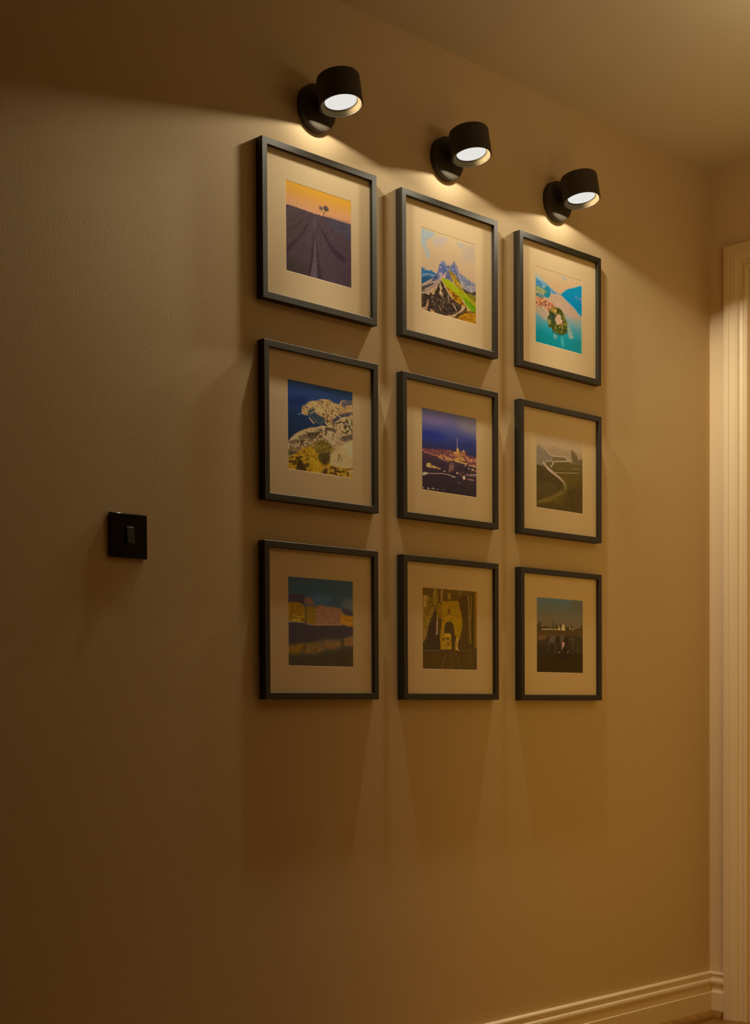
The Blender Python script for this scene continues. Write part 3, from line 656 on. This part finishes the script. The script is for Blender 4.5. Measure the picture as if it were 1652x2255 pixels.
def paint(name, ops, seed):
    rng = np.random.default_rng(seed)
    img = np.zeros((PH, PW, 3)); v = (np.arange(PH) + .5) / PH
    for op in ops:
        k = op[0]; tex = 1.0
        if k in ('grad', 'gp'):
            st = op[1]; col = np.stack([np.interp(v, [s[0] for s in st], [s[1][c] for s in st]) for c in range(3)], -1)[:, None, :] * np.ones((1, PW, 1))
            mk = np.ones((PH, PW)) if k == 'grad' else blur(poly_mask(op[2]), op[3])
        elif k == 'p':
            mk = blur(poly_mask(op[2]), op[3]); col = np.ones((PH, PW, 3)) * np.array(op[1], float)
            if op[4]: tex = 1 + op[4] * 3.4 * (smooth_noise(rng, PH, PW, op[5]) - .5)
        elif k == 'l':
            mk = blur(line_mask(op[2], op[3]), op[4]); col = np.ones((PH, PW, 3)) * np.array(op[1], float)
        elif k == 'e':
            cx, cy_, rx, ry = op[2]; mk = blur(down((((gx - cx) / rx) ** 2 + ((gy - cy_) / ry) ** 2 < 1).astype(float)), op[3]); col = np.ones((PH, PW, 3)) * np.array(op[1], float)
        else:
            nz = smooth_noise(rng, PH, PW, op[5] * 1.6)
            mk = blur(poly_mask(op[2]), op[3]) * np.clip((nz - op[4]) / .06 + .5, 0, 1); col = np.ones((PH, PW, 3)) * np.array(op[1], float)
        if not np.isscalar(tex): col = col * tex[:, :, None]
        img = img * (1 - mk[:, :, None]) + col * mk[:, :, None]
    img *= 1 + .06 * (rng.random((PH, PW, 1)) - .5)
    return np.clip(img, 0, 255)
PRINT_LIGHT = {'lavender': (.61, .49, .32), 'mountain': (.76, .60, .39), 'lake': (.74, .56, .34), 'cliff': (.245, .165, .085), 'city': (.283, .175, .075), 'road': (.38, .225, .088), 'waterfront': (.15, .084, .034), 'tram': (.25, .14, .045), 'bridge': (.32, .178, .052)}
def print_mesh(name, ops, seed, half):
    alb = np.clip(srgb_lin(paint(name, ops, seed)) / np.array(PRINT_LIGHT[name]), 0.001, 0.97)
    nx, ny = PW, PH
    xs = np.linspace(-half, half, nx + 1); zs = np.linspace(half, -half, ny + 1)
    X, Z = np.meshgrid(xs, zs)
    co = np.stack([X.ravel(), np.zeros(X.size), Z.ravel()], -1)
    i = (np.arange(ny)[:, None] * (nx + 1) + np.arange(nx)[None, :]).ravel()
    quads = np.stack([i, i + nx + 1, i + nx + 2, i + 1], -1)
    me = bpy.data.meshes.new('print'); me.vertices.add(len(co)); me.vertices.foreach_set('co', co.ravel())
    me.loops.add(quads.size); me.loops.foreach_set('vertex_index', quads.ravel().astype(np.int32))
    me.polygons.add(len(quads)); me.polygons.foreach_set('loop_start', (np.arange(len(quads)) * 4).astype(np.int32))
    me.update(calc_edges=True)
    at = me.color_attributes.new('ink', 'FLOAT_COLOR', 'CORNER')
    c = np.concatenate([alb.reshape(-1, 3), np.ones((nx * ny, 1))], -1)
    at.data.foreach_set('color', np.repeat(c, 4, axis=0).astype(np.float32).ravel())
    me.materials.append(M_PRINT)
    return me

# ------------------------------------------------------------------ picture frames
S, LIP, DEP, MATY, WIN = 0.332, 0.0140, 0.0200, -0.0115, 0.094
RP = [(0, 0), (0, -DEP + .0008), (.0008, -DEP), (LIP - .0007, -DEP), (LIP, -DEP + .0007), (LIP, 0)]
def rail_geo():
    n = len(RP)
    V = [(-S / 2 + d, y, S / 2 - d) for d, y in RP] + [(S / 2 - d, y, S / 2 - d) for d, y in RP]
    return V, [(i, (i + 1) % n, n + (i + 1) % n, n + i) for i in range(n)] + [tuple(range(n)), tuple(range(n, 2 * n))]
def rot_y(V, k):
    out = []
    for x, y, z in V:
        for _ in range(k): x, z = z, -x
        out.append((x, y, z))
    return out
def mat_geo():
    a, w, t = S / 2 - LIP + .001, WIN, .0004
    V = []
    for h, y in ((a, MATY), (w + .0010, MATY), (w, MATY + t), (a, MATY + t)):
        V += [(-h, y, h), (h, y, h), (h, y, -h), (-h, y, -h)]
    Fc = []
    for r in range(4):
        r2 = (r + 1) % 4
        for k in range(4):
            k2 = (k + 1) % 4; Fc.append((r * 4 + k, r * 4 + k2, r2 * 4 + k2, r2 * 4 + k))
    return V, Fc
FRAMES = [
 ('lavender', 'square black frame with a print of a lone tree above purple fields under orange sky'),
 ('mountain', 'square black frame with a print of jagged grey peaks above a bright green ridge'),
 ('lake', 'square black frame with a print of a wooded island in a turquoise lake'),
 ('cliff', 'square black frame with a print of pale rocky cliffs above dark blue sea'),
 ('city', 'square black frame with a print of a lit tower over a city at dusk'),
 ('road', 'square black frame with a print of a pale road winding down misty green hills'),
 ('waterfront', 'square black frame with a print of orange houses above dark water'),
 ('tram', 'square black frame with a print of a yellow tram before an arch'),
 ('bridge', 'square black frame with a print of a person before a dark bridge'),
]
OFF = [(0.0005, 0.0034), (-0.001, -0.0009), (-0.0001, -0.0029), (0.002, 0.0019), (-0.0013, 0.0002), (0.0012, -0.0014), (-0.0004, 0.0006), (-0.002, 0.0003), (0.001, -0.0012)]
FX, FDX, FZ, FDZ = 2.10018, 0.413367, 1.020038 + FLOOR_TO_EYE, 0.415532
for k, (nm, label) in enumerate(FRAMES):
    i, j = divmod(k, 3)
    root = empty('picture_frame', (FX + FDX * j + OFF[k][0], 0, FZ - FDZ * i + OFF[k][1]))
    tag(root, label, 'picture frame', 'black picture frames in the grid on the wall')
    if k == 0:
        V, Fc = rail_geo()
        rails = [mesh_obj('rail', rot_y(V, q), Fc, M_FRAME, root) for q in range(4)]
        V, Fc = mat_geo(); mo = mesh_obj('mat_board', V, Fc, M_MAT, root)
        gh = S / 2 - LIP + .001
        v = box(-gh, gh, -.0160, -.0145, -gh, gh); go = mesh_obj('glass', v[0], v[1], M_GLASS, root)
        v = box(-gh, gh, -.0090, -.0012, -gh, gh); bo = mesh_obj('backing_board', v[0], v[1], M_BACK, root)
        proto = rails + [mo, go, bo]
    else:
        for po in proto:
            c = po.copy(); COL.objects.link(c); c.parent = root
    pm = print_mesh(nm, PRINTS[nm], 10 + k, WIN + .0005)
    po = bpy.data.objects.new('print', pm); COL.objects.link(po); po.parent = root; po.location = (0, MATY + .0003, 0)

# ------------------------------------------------------------------ wall spotlights
LAMP_R, LAMP_L, OUT, TILT = 0.0465, 0.063, 0.086, math.radians(10)
def light_pattern(light):
    """made-up beam shape: thinned towards the near wall so it does not burn out there"""
    light.use_nodes = True; nt = light.node_tree
    em = [n for n in nt.nodes if n.type == 'EMISSION'][0]
    g = nt.nodes.new('ShaderNodeNewGeometry'); sp = nt.nodes.new('ShaderNodeSeparateXYZ')
    nt.links.new(g.outputs['Incoming'], sp.inputs[0])
    mx = nt.nodes.new('ShaderNodeMath'); mx.operation = 'MAXIMUM'; mx.inputs[1].default_value = DY0
    nt.links.new(sp.outputs['Y'], mx.inputs[0])
    dv = nt.nodes.new('ShaderNodeMath'); dv.operation = 'DIVIDE'; dv.inputs[0].default_value = DY0
    nt.links.new(mx.outputs[0], dv.inputs[1])
    pw = nt.nodes.new('ShaderNodeMath'); pw.operation = 'POWER'; pw.inputs[1].default_value = DYP
    nt.links.new(dv.outputs[0], pw.inputs[0])
    fl = nt.nodes.new('ShaderNodeMath'); fl.operation = 'MAXIMUM'; fl.inputs[1].default_value = 0.07; nt.links.new(pw.outputs[0], fl.inputs[0])
    dt = nt.nodes.new('ShaderNodeVectorMath'); dt.operation = 'DOT_PRODUCT'
    nt.links.new(g.outputs['Incoming'], dt.inputs[0]); nt.links.new(g.outputs['Normal'], dt.inputs[1])
    ab = nt.nodes.new('ShaderNodeMath'); ab.operation = 'ABSOLUTE'; nt.links.new(dt.outputs['Value'], ab.inputs[0])
    lo_ = nt.nodes.new('ShaderNodeMath'); lo_.operation = 'MAXIMUM'; lo_.inputs[1].default_value = 0.15; nt.links.new(ab.outputs[0], lo_.inputs[0])
    q = nt.nodes.new('ShaderNodeMath'); q.operation = 'DIVIDE'; nt.links.new(fl.outputs[0], q.inputs[0]); nt.links.new(lo_.outputs[0], q.inputs[1])
    # brighter core of the downward beam
    mr = nt.nodes.new('ShaderNodeMapRange'); mr.interpolation_type = 'SMOOTHSTEP'
    mr.inputs['From Min'].default_value = 0.883; mr.inputs['From Max'].default_value = 0.978
    mr.inputs['To Min'].default_value = 1.0; mr.inputs['To Max'].default_value = 1.0 + CORE
    nt.links.new(ab.outputs[0], mr.inputs['Value'])
    tot = nt.nodes.new('ShaderNodeMath'); tot.operation = 'MULTIPLY'
    nt.links.new(q.outputs[0], tot.inputs[0]); nt.links.new(mr.outputs['Result'], tot.inputs[1])
    nt.links.new(tot.outputs[0], em.inputs['Strength'])
DY0, DYP, CORE = 0.13, 1.8, 1.7  # invented beam shape, set to even out brightness down the wall
LAMPS = [(2.0985, 'matt black wall spotlight over the purple field picture, nearest of the three'),
         (2.5110, 'matt black wall spotlight over the green mountain picture, middle of the three'),
         (2.9250, 'matt black wall spotlight over the turquoise lake picture, farthest of the three')]
LZ = FLOOR_TO_EYE + 1.294
protos = None
for k, (lx, label) in enumerate(LAMPS):
    root = empty('wall_spotlight', (lx, 0, LZ)); tag(root, label, 'wall light', 'black spotlights above the pictures')
    if protos is None:
        V, Fc = lathe([(0, .0005), (.0500, .0005), (.0500, .0130), (.0490, .0160), (.0465, .0178), (.0430, .0185), (0, .0190)], 72)
        canopy = mesh_obj('wall_plate', [(x, -z, y) for x, y, z in V], Fc, M_HEAD, root, True)
        V, Fc = lathe([(0, .018), (.011, .018), (.011, .052), (0, .052)], 24)
        arm = mesh_obj('arm', [(x, -z, y) for x, y, z in V], Fc, M_HEAD, root, True)
        # head: hollow cup, opening at local z = 0, pointing down (-z)
        ri = LAMP_R - .0030
        V, Fc = lathe([(0, LAMP_L), (LAMP_R - .004, LAMP_L), (LAMP_R - .0012, LAMP_L - .0011), (LAMP_R, LAMP_L - .004), (LAMP_R, .0006), (LAMP_R - .0006, 0), (ri + .0003, 0), (ri + .0003, .016), (0, .016)], 72)
        head = mesh_obj('head', V, Fc, M_HEAD, root, True)
        V, Fc = lathe([(ri + .0002, .0004), (ri - .0006, .0004), (.0345, .0098), (.0345, .0112), (ri + .0002, .0112), (ri + .0002, .0004)], 72)
        baffle = mesh_obj('baffle', V, Fc, M_BAFFLE, root, True)
        V, Fc = lathe([(0, .0102), (.0344, .0102), (.0344, .0118), (0, .0118)], 64)
        diff = mesh_obj('diffuser', V, Fc, M_DIFF, root, True)
        # tilt: opening leans out from the wall (towards -y)
        rot = Matrix.Rotation(-TILT, 4, 'X')
        for o in (head, baffle, diff):
            o.matrix_local = Matrix.Translation((0, -OUT, -.0175)) @ rot
        protos = [canopy, arm, head, baffle, diff]
    else:
        for po in protos:
            c = po.copy(); COL.objects.link(c); c.parent = root
    d = bpy.data.lights.new('lamp', 'AREA'); d.shape = 'DISK'; d.size = 0.028; d.energy = SPOT_POWER; d.color = SPOT_COLOR
    light_pattern(d)
    lo = bpy.data.objects.new('lamp', d); COL.objects.link(lo); lo.parent = root
    lo.matrix_local = Matrix.Translation((0, -OUT, -.0175)) @ Matrix.Rotation(-TILT, 4, 'X') @ Matrix.Translation((0, 0, .0098))

# ------------------------------------------------------------------ light switch
SW = empty('light_switch', (1.604, 0, FLOOR_TO_EYE + 0.338)); tag(SW, 'square black light switch with one rocker on the bare wall', 'light switch')
bevel_box('plate', (-.043, .043, -.0085, -.0004, -.043, .043), M_SWITCH, SW, .0020, 4)
rk = bevel_box('rocker', (-.0085, .0085, -.0062, .0030, -.0165, .0165), M_ROCKER, SW, .0012, 3)
rk.location = (0, -.0085, 0); rk.rotation_euler = (math.radians(-7), 0, 0)
